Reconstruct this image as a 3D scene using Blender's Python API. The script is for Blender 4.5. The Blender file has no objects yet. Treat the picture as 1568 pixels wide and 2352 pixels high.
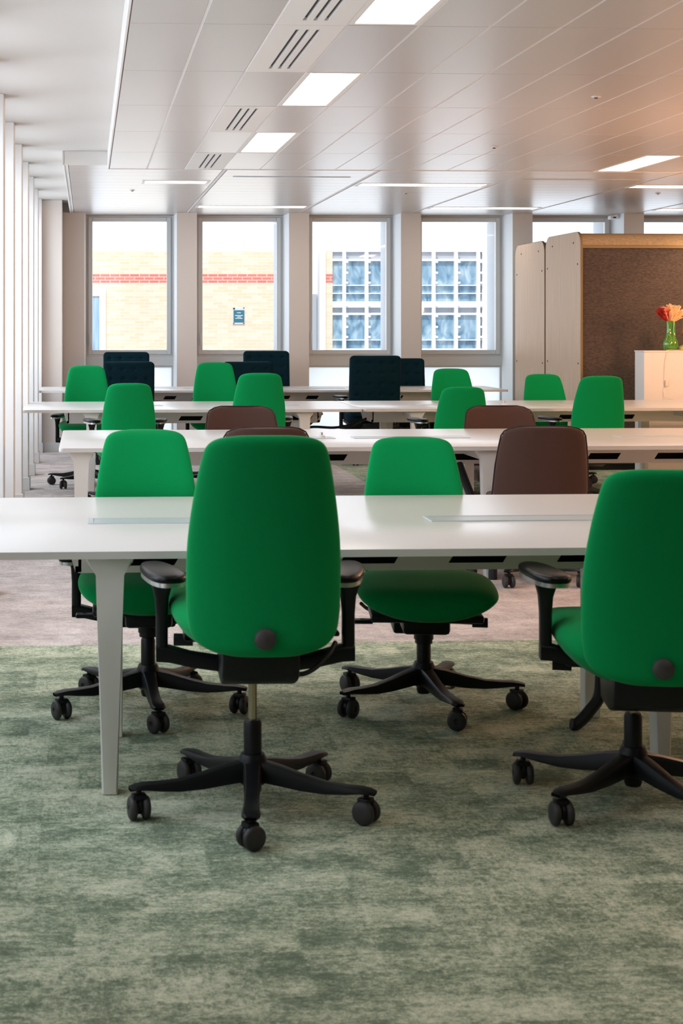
import bpy, bmesh, math, random
from mathutils import Vector, Matrix
random.seed(7)
R = math.radians
sc = bpy.context.scene
COL = sc.collection

# ------------------------------------------------------------------ camera
TH = R(3.32)                      # camera is turned a little to the right of the room's depth axis
cam_d = bpy.data.cameras.new('camera'); cam = bpy.data.objects.new('camera', cam_d); COL.objects.link(cam)
cam.location = (0, 0, 1.394); cam.rotation_euler = (R(90), 0, -TH)
cam_d.sensor_fit = 'HORIZONTAL'; cam_d.sensor_width = 36
cam_d.lens = 3600/1568*36
cam_d.shift_x = (784-410)/1568; cam_d.shift_y = (747-1176)/1568
cam_d.clip_end = 300
cam_d.dof.use_dof = True; cam_d.dof.focus_distance = 9.5; cam_d.dof.aperture_fstop = 13
sc.camera = cam

# ------------------------------------------------------------------ light and exposure
sc.view_settings.view_transform = 'Standard'; sc.view_settings.look = 'None'
sc.view_settings.gamma = 1; sc.view_settings.use_curve_mapping = False
sc.view_settings.exposure = 0.1
try:
    sc.cycles.max_bounces = 8; sc.cycles.diffuse_bounces = 5; sc.cycles.glossy_bounces = 4
    sc.cycles.transparent_max_bounces = 12; sc.cycles.sample_clamp_indirect = 6
    sc.cycles.use_denoising = True; sc.cycles.caustics_reflective = False; sc.cycles.caustics_refractive = False
except Exception: pass
w = bpy.data.worlds.new('overcast_sky'); sc.world = w; w.use_nodes = True
nt = w.node_tree; nt.nodes.clear()
_o = nt.nodes.new('ShaderNodeOutputWorld'); _b = nt.nodes.new('ShaderNodeBackground')
_b.inputs[0].default_value = (.86, .92, 1.0, 1); _b.inputs[1].default_value = 1.2
nt.links.new(_b.outputs[0], _o.inputs[0])

def lamp(name, kind, loc, rot, power, color, size=.1, size_y=None, spot=None, portal=False):
    d = bpy.data.lights.new(name, kind); d.energy = power; d.color = color
    if kind == 'AREA':
        d.shape = 'RECTANGLE' if size_y else 'SQUARE'; d.size = size
        if size_y: d.size_y = size_y
        if portal: d.cycles.is_portal = True
    elif kind == 'SUN': d.angle = R(size)
    else: d.shadow_soft_size = size
    if spot: d.spot_size = R(spot); d.spot_blend = .7
    o = bpy.data.objects.new(name, d); COL.objects.link(o); o.location = loc; o.rotation_euler = rot
    return o
FIN_Y0, FIN_P = 9.38, 1.30
DAY = (.76, .88, 1.0); WARM = (1.0, .55, .30)
# daylight through the windows of the left wall, one per bay between the fins
for k in range(-5, 7):
    y = FIN_Y0 + (k+.5)*FIN_P
    lamp('daylight_left_window', 'AREA', (-1.14, y, 1.6), (0, R(-66), 0), 30 if k > -5 else 16, DAY, 2.2, .95)
# daylight through the far windows
lamp('daylight_far_windows', 'AREA', (2.9, 18.75, 1.5), (R(-90), 0, R(-2.3)), 120, (.82, .91, 1), 8.5, 2.8)
# unseen bare lamps added on the right for the warm cast there
for (x, y, z, p) in ((5.2, 5.4, 1.7, 85), (4.95, 8.8, 1.7, 130), (5.9, 12.2, 1.8, 100)):
    lamp('warm_side_lamp', 'POINT', (x, y, z), (0, 0, 0), p, WARM, .18)
# light on the street front opposite
lamp('hazy_sun', 'SUN', (0, 20, 30), (R(42), 0, R(-15)), 2.5, (1, .97, .94), 8)

# ------------------------------------------------------------------ materials
def srgb(r, g, b):
    f = lambda c: (c/255/12.92) if c/255 <= .04045 else ((c/255+.055)/1.055)**2.4
    return (f(r), f(g), f(b), 1)
def mat(name, col, rough=.5, metal=0, spec=.5, bump=0, bscale=200, sheen=0, coat=0):
    m = bpy.data.materials.new(name); m.use_nodes = True
    b = m.node_tree.nodes['Principled BSDF']
    b.inputs['Base Color'].default_value = col if len(col) == 4 else (*col, 1)
    b.inputs['Roughness'].default_value = rough; b.inputs['Metallic'].default_value = metal
    b.inputs['Specular IOR Level'].default_value = spec
    if sheen: b.inputs['Sheen Weight'].default_value = sheen; b.inputs['Sheen Roughness'].default_value = .4
    if coat: b.inputs['Coat Weight'].default_value = coat
    if bump:
        N = m.node_tree.nodes; L = m.node_tree.links
        tc = N.new('ShaderNodeTexCoord'); n = N.new('ShaderNodeTexNoise'); n.inputs['Scale'].default_value = bscale
        n.inputs['Detail'].default_value = 3
        bp = N.new('ShaderNodeBump'); bp.inputs['Strength'].default_value = bump; bp.inputs['Distance'].default_value = .002
        L.new(tc.outputs['Object'], n.inputs['Vector']); L.new(n.outputs[0], bp.inputs['Height']); L.new(bp.outputs[0], b.inputs['Normal'])
    return m
def weave(name, c1, c2, sx=500, sz=500, rough=.9, sheen=.3, bump=.3):
    m = mat(name, c1, rough, sheen=sheen, spec=.12)
    N = m.node_tree.nodes; L = m.node_tree.links; b = N['Principled BSDF']
    tc = N.new('ShaderNodeTexCoord'); mp = N.new('ShaderNodeMapping'); mp.inputs['Scale'].default_value = (sx, sx, sz)
    n = N.new('ShaderNodeTexNoise'); n.inputs['Scale'].default_value = 1; n.inputs['Detail'].default_value = 2
    mx = N.new('ShaderNodeMixRGB'); mx.inputs[1].default_value = c1; mx.inputs[2].default_value = c2
    L.new(tc.outputs['Object'], mp.inputs[0]); L.new(mp.outputs[0], n.inputs['Vector']); L.new(n.outputs[0], mx.inputs[0])
    L.new(mx.outputs[0], b.inputs['Base Color'])
    bp = N.new('ShaderNodeBump'); bp.inputs['Strength'].default_value = bump; bp.inputs['Distance'].default_value = .001
    L.new(n.outputs[0], bp.inputs['Height']); L.new(bp.outputs[0], b.inputs['Normal'])
    return m
def emit(name, col, s):
    m = bpy.data.materials.new(name); m.use_nodes = True; N = m.node_tree.nodes; N.clear()
    e = N.new('ShaderNodeEmission'); e.inputs[0].default_value = (*col, 1); e.inputs[1].default_value = s
    o = N.new('ShaderNodeOutputMaterial'); m.node_tree.links.new(e.outputs[0], o.inputs[0]); return m
def pane_mat(name, tint=(1, 1, 1), fac=.06, trans=None):
    m = bpy.data.materials.new(name); m.use_nodes = True; N = m.node_tree.nodes; N.clear(); L = m.node_tree.links
    t = N.new('ShaderNodeBsdfTransparent'); t.inputs[0].default_value = (*tint, 1)
    g = N.new('ShaderNodeBsdfGlossy'); g.inputs['Roughness'].default_value = .02
    mx = N.new('ShaderNodeMixShader'); o = N.new('ShaderNodeOutputMaterial')
    mx.inputs[0].default_value = fac
    L.new(t.outputs[0], mx.inputs[1]); L.new(g.outputs[0], mx.inputs[2]); L.new(mx.outputs[0], o.inputs[0]); return m

def frosted_mat():
    m = bpy.data.materials.new('frosted_glass'); m.use_nodes = True; N = m.node_tree.nodes; N.clear(); L = m.node_tree.links
    t = N.new('ShaderNodeBsdfTranslucent'); t.inputs[0].default_value = (.97, .985, 1, 1)
    g = N.new('ShaderNodeBsdfDiffuse'); g.inputs[0].default_value = (.8, .84, .88, 1)
    mx = N.new('ShaderNodeMixShader'); mx.inputs[0].default_value = .2; o = N.new('ShaderNodeOutputMaterial')
    L.new(t.outputs[0], mx.inputs[1]); L.new(g.outputs[0], mx.inputs[2]); L.new(mx.outputs[0], o.inputs[0]); return m
def carpet_mat():
    m = bpy.data.materials.new('carpet_tiles'); m.use_nodes = True
    N = m.node_tree.nodes; L = m.node_tree.links; b = N['Principled BSDF']; b.inputs['Roughness'].default_value = .95
    b.inputs['Specular IOR Level'].default_value = .15
    geo = N.new('ShaderNodeNewGeometry')
    def mapping(sc_, rot=0):
        mp = N.new('ShaderNodeMapping'); mp.inputs['Scale'].default_value = sc_; mp.inputs['Rotation'].default_value = (0, 0, rot)
        L.new(geo.outputs['Position'], mp.inputs[0]); return mp.outputs[0]
    def noise(vec, detail=4, rough=.6):
        n = N.new('ShaderNodeTexNoise'); n.inputs['Scale'].default_value = 1; n.inputs['Detail'].default_value = detail
        n.inputs['Roughness'].default_value = rough; L.new(vec, n.inputs['Vector']); return n.outputs[0]
    def math_(op, a, b_=None, c=None, clamp=False):
        q = N.new('ShaderNodeMath'); q.operation = op; q.use_clamp = clamp
        for i, v in enumerate((a, b_, c)):
            if v is None: continue
            if isinstance(v, (int, float)): q.inputs[i].default_value = v
            else: L.new(v, q.inputs[i])
        return q.outputs[0]
    # per tile random shade, tiles half a metre by a quarter
    sep = N.new('ShaderNodeSeparateXYZ'); L.new(geo.outputs['Position'], sep.inputs[0])
    X, Y = sep.outputs[0], sep.outputs[1]
    tx = math_('FLOOR', math_('DIVIDE', math_('ADD', X, .13), .5)); ty = math_('FLOOR', math_('DIVIDE', math_('ADD', Y, .09), .25))
    cmb = N.new('ShaderNodeCombineXYZ'); L.new(tx, cmb.inputs[0]); L.new(ty, cmb.inputs[1])
    wn = N.new('ShaderNodeTexWhiteNoise'); wn.noise_dimensions = '2D'; L.new(cmb.outputs[0], wn.inputs['Vector'])
    rnd = wn.outputs['Value']
    # offset pattern per tile so it breaks at tile edges
    off = N.new('ShaderNodeVectorMath'); off.operation = 'MULTIPLY_ADD'
    L.new(wn.outputs['Color'], off.inputs[0]); off.inputs[1].default_value = (3, 3, 0)
    L.new(geo.outputs['Position'], off.inputs[2])
    def mp2(s):
        q = N.new('ShaderNodeMapping'); q.inputs['Scale'].default_value = s; L.new(off.outputs[0], q.inputs[0]); return q.outputs[0]
    a1 = noise(mp2((15, 100, 1)), 6, .74)
    a2 = noise(mp2((90, 22, 1)), 6, .74)
    sel = math_('GREATER_THAN', rnd, .6)
    st = N.new('ShaderNodeMix'); st.data_type = 'FLOAT'
    L.new(sel, st.inputs[0]); L.new(a1, st.inputs[2]); L.new(a2, st.inputs[3])
    big = noise(mapping((3.2, 4.4, 1)), 3, .6)
    mid = noise(mapping((40, 52, 1)), 6, .75)
    sp = noise(mapping((110, 125, 1)), 3, .7)
    m2_ = noise(mapping((7.5, 10, 1)), 4, .6)
    fine = noise(mapping((260, 260, 1)), 2, .7)
    v = math_('MULTIPLY_ADD', math_('SUBTRACT', st.outputs[0], .5), .85, math_('MULTIPLY_ADD', math_('SUBTRACT', big, .5), .7,
        math_('MULTIPLY_ADD', math_('SUBTRACT', mid, .5), 1.5, math_('MULTIPLY_ADD', math_('SUBTRACT', rnd, .5), .12, .5))))
    v = math_('MULTIPLY_ADD', math_('SUBTRACT', fine, .5), 1.0, v)
    v = math_('MULTIPLY_ADD', math_('SUBTRACT', sp, .5), 1.0, v)
    v = math_('MULTIPLY_ADD', math_('SUBTRACT', m2_, .5), 1.0, v)
    cx_ = math_('FLOOR', math_('DIVIDE', math_('MULTIPLY_ADD', mid, .06, X), .17)); cy_ = math_('FLOOR', math_('DIVIDE', math_('MULTIPLY_ADD', mid, .06, Y), .125))
    cm2 = N.new('ShaderNodeCombineXYZ'); L.new(cx_, cm2.inputs[0]); L.new(cy_, cm2.inputs[1])
    wn2 = N.new('ShaderNodeTexWhiteNoise'); wn2.noise_dimensions = '2D'; L.new(cm2.outputs[0], wn2.inputs['Vector'])
    v = math_('MULTIPLY_ADD', math_('SUBTRACT', wn2.outputs['Value'], .5), .26, v)
    def ramp(stops):
        r = N.new('ShaderNodeValToRGB'); L.new(v, r.inputs[0]); e = r.color_ramp.elements
        e[0].position, e[0].color = stops[0]; e[1].position, e[1].color = stops[-1]
        for p, c in stops[1:-1]: q = e.new(p); q.color = c
        return r.outputs[0]
    g = ramp([(.1, srgb(98, 110, 93)), (.42, srgb(136, 148, 125)), (.6, srgb(176, 183, 158)), (.9, srgb(212, 214, 190))])
    be = ramp([(.05, srgb(156, 146, 142)), (.5, srgb(196, 184, 179)), (.95, srgb(222, 210, 205))])
    m1 = math_('LESS_THAN', Y, 6.84)
    m2 = math_('MULTIPLY', math_('GREATER_THAN', X, 2.46), math_('GREATER_THAN', Y, 11.2))
    mk = math_('MAXIMUM', m1, m2)
    mx = N.new('ShaderNodeMixRGB'); L.new(mk, mx.inputs[0]); L.new(be, mx.inputs[1]); L.new(g, mx.inputs[2])
    L.new(mx.outputs[0], b.inputs['Base Color'])
    bp = N.new('ShaderNodeBump'); bp.inputs['Strength'].default_value = .35; bp.inputs['Distance'].default_value = .003
    L.new(fine, bp.inputs['Height']); L.new(bp.outputs[0], b.inputs['Normal'])
    return m

def brick_mat():
    m = bpy.data.materials.new('cream_brick'); m.use_nodes = True
    N = m.node_tree.nodes; L = m.node_tree.links; b = N['Principled BSDF']; b.inputs['Roughness'].default_value = .9
    tc = N.new('ShaderNodeTexCoord'); sep = N.new('ShaderNodeSeparateXYZ'); L.new(tc.outputs['Object'], sep.inputs[0])
    cmb = N.new('ShaderNodeCombineXYZ'); L.new(sep.outputs[0], cmb.inputs[0]); L.new(sep.outputs[2], cmb.inputs[1])
    def brick(c1, c2, mo):
        t = N.new('ShaderNodeTexBrick'); L.new(cmb.outputs[0], t.inputs['Vector']); t.inputs['Scale'].default_value = 1
        t.inputs['Brick Width'].default_value = .225; t.inputs['Row Height'].default_value = .0715; t.inputs['Mortar Size'].default_value = .007
        t.inputs['Color1'].default_value = c1; t.inputs['Color2'].default_value = c2; t.inputs['Mortar'].default_value = mo
        t.inputs['Bias'].default_value = -.2; return t.outputs[0]
    cr = brick(srgb(236, 212, 178), srgb(240, 226, 204), srgb(224, 220, 212))
    rd = brick(srgb(222, 128, 116), srgb(228, 144, 130), srgb(236, 216, 200))
    lo = N.new('ShaderNodeMath'); lo.operation = 'GREATER_THAN'; lo.inputs[1].default_value = 2.36; L.new(sep.outputs[2], lo.inputs[0])
    hi = N.new('ShaderNodeMath'); hi.operation = 'LESS_THAN'; hi.inputs[1].default_value = 2.574; L.new(sep.outputs[2], hi.inputs[0])
    mu = N.new('ShaderNodeMath'); mu.operation = 'MULTIPLY'; L.new(lo.outputs[0], mu.inputs[0]); L.new(hi.outputs[0], mu.inputs[1])
    mx = N.new('ShaderNodeMixRGB'); L.new(mu.outputs[0], mx.inputs[0]); L.new(cr, mx.inputs[1]); L.new(rd, mx.inputs[2])
    # an old weathering patch pattern
    n = N.new('ShaderNodeTexNoise'); n.inputs['Scale'].default_value = .9; L.new(cmb.outputs[0], n.inputs['Vector'])
    m3 = N.new('ShaderNodeMixRGB'); m3.blend_type = 'MULTIPLY'; m3.inputs[0].default_value = .12
    L.new(mx.outputs[0], m3.inputs[1]); L.new(n.outputs[0], m3.inputs[2]); L.new(m3.outputs[0], b.inputs['Base Color'])
    return m

def grain_mat(name, c1, c2, sc_=(60, 60, 3), rough=.5):
    m = mat(name, c1, rough); N = m.node_tree.nodes; L = m.node_tree.links; b = N['Principled BSDF']
    tc = N.new('ShaderNodeTexCoord'); mp = N.new('ShaderNodeMapping'); mp.inputs['Scale'].default_value = sc_
    n = N.new('ShaderNodeTexNoise'); n.inputs['Scale'].default_value = 1; n.inputs['Detail'].default_value = 5
    r = N.new('ShaderNodeValToRGB'); e = r.color_ramp.elements; e[0].position = .3; e[0].color = c1; e[1].position = .7; e[1].color = c2
    L.new(tc.outputs['Object'], mp.inputs[0]); L.new(mp.outputs[0], n.inputs['Vector']); L.new(n.outputs[0], r.inputs[0]); L.new(r.outputs[0], b.inputs['Base Color'])
    return m

def far_glass():
    m = bpy.data.materials.new('far_glass'); m.use_nodes = True
    N = m.node_tree.nodes; L = m.node_tree.links; b = N['Principled BSDF']; b.inputs['Roughness'].default_value = .12
    tc = N.new('ShaderNodeTexCoord'); mp = N.new('ShaderNodeMapping'); mp.inputs['Scale'].default_value = (4.5, 1, 2.2)
    n = N.new('ShaderNodeTexNoise'); n.inputs['Scale'].default_value = 1; n.inputs['Detail'].default_value = 2
    n.inputs['Distortion'].default_value = 1.2
    r = N.new('ShaderNodeValToRGB'); e = r.color_ramp.elements
    e[0].position = .3; e[0].color = srgb(96, 132, 156); e[1].position = .75; e[1].color = srgb(196, 214, 222)
    q = e.new(.5); q.color = srgb(136, 170, 192)
    L.new(tc.outputs['Object'], mp.inputs[0]); L.new(mp.outputs[0], n.inputs['Vector']); L.new(n.outputs[0], r.inputs[0]); L.new(r.outputs[0], b.inputs['Base Color'])
    return m

M = dict(
    carpet=carpet_mat(), brick=brick_mat(), farglass=far_glass(),
    plaster=mat('white_plaster', srgb(226, 223, 221), .8, spec=.2),
    wallpaint=mat('wall_paint', srgb(222, 212, 204), .75, spec=.25),
    ceilplaster=mat('matt_ceiling', srgb(204, 197, 191), .9, spec=.1),
    rearpaint=mat('taupe_paint', srgb(104, 96, 90), .8, spec=.2),
    metalceil=mat('metal_ceiling', srgb(190, 181, 176), .3, spec=.5),
    gridmetal=mat('ceiling_grid', srgb(224, 220, 216), .5),
    frame=mat('grey_window_frame', srgb(206, 206, 204), .45),
    pane=pane_mat('window_glass', fac=.045), frosted=frosted_mat(),
    green=weave('green_wool', srgb(0, 128, 66), srgb(0, 148, 80), sheen=.12),
    navy=weave('navy_wool', srgb(2, 26, 34), srgb(6, 40, 50), sheen=.05),
    brown=weave('brown_wool', srgb(60, 42, 38), srgb(94, 70, 62), 900, 300, sheen=.25),
    piping=mat('brown_piping', srgb(48, 30, 26), .8),
    black=mat('black_plastic', srgb(13, 15, 18), .42, spec=.28, bump=.08, bscale=300),
    padb=mat('black_arm_pad', srgb(9, 8, 9), .36, spec=.22),
    silver=mat('brushed_silver', srgb(190, 192, 190), .3, 1), rod=mat('steel_rod', srgb(170, 160, 140), .25, 1),
    wheel=mat('caster_tread', srgb(44, 42, 42), .6), knob=mat('knob_rubber', srgb(62, 60, 60), .45),
    desk=mat('white_laminate', srgb(212, 208, 204), .28, spec=.5), deskleg=mat('white_powder_coat', srgb(226, 223, 218), .45),
    edge=mat('laminate_edge', srgb(216, 208, 200), .5), flap=mat('aluminium_flap', srgb(190, 200, 202), .35, .3),
    dark=mat('dark_void', srgb(14, 14, 14), .8), cable=mat('black_cable', srgb(18, 20, 26), .45),
    wood=grain_mat('pale_ash', srgb(184, 152, 124), srgb(204, 174, 146), (70, 70, 2)), ply=mat('ply_edge', srgb(138, 108, 68), .6),
    felt=grain_mat('brown_felt', srgb(62, 50, 43), srgb(94, 78, 67), (40, 40, 160), .95),
    felt_lit=grain_mat('lit_felt', srgb(150, 124, 92), srgb(182, 152, 116), (40, 90, 90), .95),
    cab=mat('white_cabinet', srgb(226, 218, 212), .4), vase=mat('green_glaze', srgb(74, 128, 24), .08, coat=.8),
    pampas=mat('cream_pampas', srgb(250, 206, 152), .9, sheen=.4), pink=mat('pink_pampas', srgb(246, 160, 130), .9, sheen=.4), red=mat('red_dried_flower', srgb(160, 26, 14), .9),
    shade=mat('orange_lamp_glass', srgb(236, 120, 72), .3), cream=mat('cream_enamel', srgb(222, 210, 140), .35), cord=mat('pale_cord', srgb(226, 212, 196), .6),
    panel=emit('lit_panel', (1, .93, .84), 7.0), panelw=emit('lit_warm_panel', (1, .80, .60), 9.0),
    slot=mat('vent_slot', srgb(20, 20, 22), .6), white=mat('white_paint', srgb(240, 240, 240), .6), whiteout=mat('white_render', srgb(238, 242, 246), .7),
    sign=mat('teal_sign', srgb(44, 108, 124), .5), signw=mat('sign_plate', srgb(208, 212, 226), .5), greyout=mat('grey_outer', srgb(176, 184, 194), .6),
    curtain=grain_mat('blue_curtain', srgb(120, 156, 196), srgb(176, 204, 232), (18, 18, 1.2), .8), skirt=mat('skirting', srgb(214, 214, 212), .5),
)

# ------------------------------------------------------------------ mesh helpers
def tag(o, label=None, cat=None, group=None, kind=None):
    if label: o['label'] = label
    if cat: o['category'] = cat
    if group: o['group'] = group
    if kind: o['kind'] = kind
    return o
def obj(name, bm, m, parent=None, smooth=False):
    bmesh.ops.recalc_face_normals(bm, faces=bm.faces[:])
    me = bpy.data.meshes.new(name); bm.to_mesh(me); bm.free()
    for q in (m if isinstance(m, (list, tuple)) else [m]): me.materials.append(q)
    if smooth:
        for p in me.polygons: p.use_smooth = True
    o = bpy.data.objects.new(name, me); COL.objects.link(o)
    if parent: o.parent = parent
    return o
def thing(name, loc, label, cat, group=None, rz=0):
    o = bpy.data.objects.new(name, None); COL.objects.link(o); o.location = loc; o.rotation_euler = (0, 0, rz); o.empty_display_size = .1
    return tag(o, label, cat, group)
def B(): return bmesh.new()
def box(bm, x0, x1, y0, y1, z0, z1, bev=0, seg=2, mi=0):
    t = bmesh.new(); bmesh.ops.create_cube(t, size=1)
    for v in t.verts: v.co = Vector(((x0+x1)/2+v.co.x*(x1-x0), (y0+y1)/2+v.co.y*(y1-y0), (z0+z1)/2+v.co.z*(z1-z0)))
    if bev: bmesh.ops.bevel(t, geom=t.edges[:], offset=bev, segments=seg, affect='EDGES', profile=.5)
    add(bm, t, mi=mi); return bm
def add(bm, t, mtx=None, mi=0):
    vm = {}
    for v in t.verts: vm[v] = bm.verts.new(mtx @ v.co if mtx else v.co)
    for f in t.faces:
        try: g = bm.faces.new([vm[v] for v in f.verts]); g.smooth = f.smooth; g.material_index = mi
        except ValueError: pass
    t.free()
def loft(bm, rings, cap=True, closed=True):
    vs = [[bm.verts.new(p) for p in r] for r in rings]; n = len(vs[0])
    for a, b in zip(vs, vs[1:]):
        for i in range(n if closed else n-1):
            j = (i+1) % n
            try: bm.faces.new((a[i], a[j], b[j], b[i]))
            except ValueError: pass
    if cap: bm.faces.new(vs[0][::-1]); bm.faces.new(vs[-1])
    return bm
def tube(bm, pts, rad, n=12, sx=1):
    pts = [Vector(p) for p in pts]; rings = []; up = Vector((0, 0, 1))
    rr = rad if isinstance(rad, (list, tuple)) else [rad]*len(pts)
    prev = None
    for i, p in enumerate(pts):
        d = (pts[min(i+1, len(pts)-1)]-pts[max(i-1, 0)]).normalized()
        if prev is None:
            a = d.cross(up); a = a.normalized() if a.length > 1e-3 else Vector((1, 0, 0))
        else: a = (prev-d*prev.dot(d)).normalized()
        prev = a; b = d.cross(a)
        rings.append([p+a*math.cos(2*math.pi*k/n)*rr[i]+b*math.sin(2*math.pi*k/n)*rr[i]*sx for k in range(n)])
    return loft(bm, rings)
def smooth_path(pts, k=6):
    P = [Vector(p) for p in pts]; out = []
    for i in range(len(P)-1):
        p0, p1, p2, p3 = P[max(i-1, 0)], P[i], P[i+1], P[min(i+2, len(P)-1)]
        for j in range(k):
            t = j/k; out.append(.5*((2*p1)+(p2-p0)*t+(2*p0-5*p1+4*p2-p3)*t*t+(3*p1-p0-3*p2+p3)*t**3))
    return out+[P[-1]]
def lathe(bm, prof, n=24, c=(0, 0, 0)):
    return loft(bm, [[Vector((c[0]+r*math.cos(2*math.pi*k/n), c[1]+r*math.sin(2*math.pi*k/n), c[2]+z)) for k in range(n)] for r, z in prof])
def prism(bm, poly, ax, a0, a1, bev=0):
    """poly: 2D points in the plane across axis ax ('y' -> (x,z), 'x' -> (y,z), 'z' -> (x,y))."""
    f = {'y': lambda p, a: (p[0], a, p[1]), 'x': lambda p, a: (a, p[0], p[1]), 'z': lambda p, a: (p[0], p[1], a)}[ax]
    t = bmesh.new(); loft(t, [[Vector(f(p, a0)) for p in poly], [Vector(f(p, a1)) for p in poly]])
    if bev: bmesh.ops.bevel(t, geom=t.edges[:], offset=bev, segments=2, affect='EDGES', profile=.5)
    add(bm, t); return bm
def rrect(hw, hh, r, n=6, cx=0, cy=0):
    out = []
    for q, (sx, sy) in enumerate(((1, 1), (-1, 1), (-1, -1), (1, -1))):
        for k in range(n+1):
            a = math.pi/2*(q+k/n); out.append((cx+sx*(hw-r)+r*math.cos(a), cy+sy*(hh-r)+r*math.sin(a)))
    return out
def shade_auto(o, ang=40):
    for p in o.data.polygons: p.use_smooth = True
    try: o.data.set_sharp_from_angle(angle=R(ang))
    except Exception: pass
    return o
def subsurf(o, lv=1):
    md = o.modifiers.new('subdivision', 'SUBSURF'); md.levels = lv; md.render_levels = lv
    for p in o.data.polygons: p.use_smooth = True
    return o
def interp(tab, x):
    if x <= tab[0][0]: return tab[0][1]
    for (a, b), (c, d) in zip(tab, tab[1:]):
        if x <= c: return b+(d-b)*(x-a)/(c-a)
    return tab[-1][1]
def struct(name, bm, m, smooth=False): return tag(obj(name, bm, m, None, smooth), kind='structure')

# ------------------------------------------------------------------ setting: floor, walls, ceilings
HM = 2.634      # metal ceiling
HB = 2.666      # banded ceiling by the windows
HP = 2.774      # plaster ceiling
XL, YB = .169, 12.43
struct('floor', box(B(), -1.2, 11.2, -5, 19.2, -.2, 0), M['carpet'])
# left wall: outer wall with window openings, fins reaching into the room
bm = B()
ys = [FIN_Y0+k*FIN_P for k in range(-11, 8)]
box(bm, -1.05, -.93, -5, 18.3, 0, .42); box(bm, -1.05, -.93, -5, 18.3, 2.68, 2.95)
for y in ys: box(bm, -1.05, -.93, y-.06, y+.26, .42, 2.68)
box(bm, -1.05, -.93, -5, 2.7, .42, 2.68)  # unseen stretch closed solid to keep side light off the front chairs
struct('wall_left', bm, M['plaster'])
for i, y in enumerate(ys[:-1]):
    if y < 2.7: continue
    bm = B(); y0, y1 = y+.26, y+FIN_P-.06
    for a, b_ in ((y0, y0+.06), (y1-.06, y1)): box(bm, -1.03, -.96, a, b_, .42, 2.68)
    box(bm, -1.03, -.96, y0, y1, .42, .5); box(bm, -1.03, -.96, y0, y1, 2.6, 2.68)
    o = struct('window_%d' % (i+8), bm, M['frame']); o.name = 'window_%d' % (i+8)
    obj('pane', box(B(), -1.0, -.994, y0+.06, y1-.06, .5, 2.6), M['pane'], o)
for i, y in enumerate(ys):
    if y > 17.3 or y < -4.5: continue
    f = struct('wall_fin_%d' % (i+1), box(B(), -.93, -.5, y, y+.2, 0, HP, .004), M['plaster'])
    s = obj('skirting', box(B(), -.92, -.488, y-.012, y+.212, 0, .11, .003), M['skirt'], f)
# end pier beside the far wall
bm = B(); box(bm, -.93, -.28, 17.3, 17.75, 0, HP, .004)
p = struct('pillar_corner', bm, M['wallpaint'])
obj('skirting', box(B(), -.93, -.27, 17.288, 17.6, 0, .11, .003), M['skirt'], p)
# far window wall, turned a little against the room's grid
WR = -R(2.29)
WO = Vector((math.sin(TH)*17.75, math.cos(TH)*17.75, 0))          # where the camera axis meets it
def wl(o): o.location = WO; o.rotation_euler = (0, 0, WR); return o
PHI = R(1.03)
def s_of(px): q = px-410; return q*17.75/(3600*math.cos(PHI)-q*math.sin(PHI))
OPEN_L = s_of(194); PITCH = 1.272; OW = 1.045
bm = B()
RD = .42      # inner reveal depth
edges = []
for k in range(8): edges.append((OPEN_L+k*PITCH, OPEN_L+k*PITCH+OW))
prev = -2.2
for a, b_ in edges:
    box(bm, prev, a, 0, RD+.06, 0, 2.95); box(bm, prev if prev > -2 else a-.3, a, RD+.06, RD+.44, 0, 3.2); prev = b_
box(bm, prev, 11.5, 0, RD+.06, 0, 2.95)
box(bm, -2.2, 11.5, 0, RD+.44, HB+.004, 3.3)
wl(struct('wall_far', bm, M['wallpaint']))
for k, (a, b_) in enumerate(edges):
    F0, F1 = RD-.03, RD+.04
    fr = B()       # outer frame
    def rect(bm, x0, x1, z0, z1, t, y0, y1, bev=.003):
        box(bm, x0, x0+t, y0, y1, z0, z1, bev); box(bm, x1-t, x1, y0, y1, z0, z1, bev)
        box(bm, x0+t, x1-t, y0, y1, z0, z0+t, bev); box(bm, x0+t, x1-t, y0, y1, z1-t, z1, bev)
    bq = b_-.035
    rect(fr, a, bq, 1.035, HB, .024, F0, F1)
    fr = wl(struct('window_%d' % (k+1), fr, M['frame'])); fr.name = 'window_%d' % (k+1)
    sa = B(); rect(sa, a+.026, bq-.026, 1.058, HB-.024, .05, F0-.02, F1-.01, .006); obj('sash', sa, M['frame'], fr)
    obj('pane', box(B(), a+.07, bq-.07, RD, RD+.006, 1.10, HB-.07), M['pane'], fr)
    h = B(); box(h, a+.045, a+.062, F0-.045, F0-.02, 1.22, 1.26, .004); box(h, a+.044, a+.064, F0-.058, F0-.042, 1.16, 1.31, .006); obj('handle', h, M['frame'], fr)
    obj('jamb_lining', prism(B(), [(b_+.001, -.002), (b_+.001, F1), (bq, F1), (bq, F0)], 'z', .02, HB), M['whiteout'], fr)
    obj('infill_panel', box(B(), a, bq, RD-.03, RD+.04, .925, 1.035, .003), M['frame'], fr)
    lo = B(); rect(lo, a, bq, .03, .925, .02, F0+.02, F1); obj('lower_frame', lo, M['frame'], fr)
    obj('frosted_pane', box(B(), a+.02, bq-.02, RD+.01, RD+.016, .05, .905), M['frosted'], fr)
    obj('outer_jamb', box(B(), bq-.072, b_+.02, RD+.045, RD+.44, 1.06, HB+.02), M['greyout'], fr)
    obj('outer_sill', box(B(), a-.02, b_+.02, RD+.04, RD+.46, 1.03, 1.06, .004), M['greyout'], fr)
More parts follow.
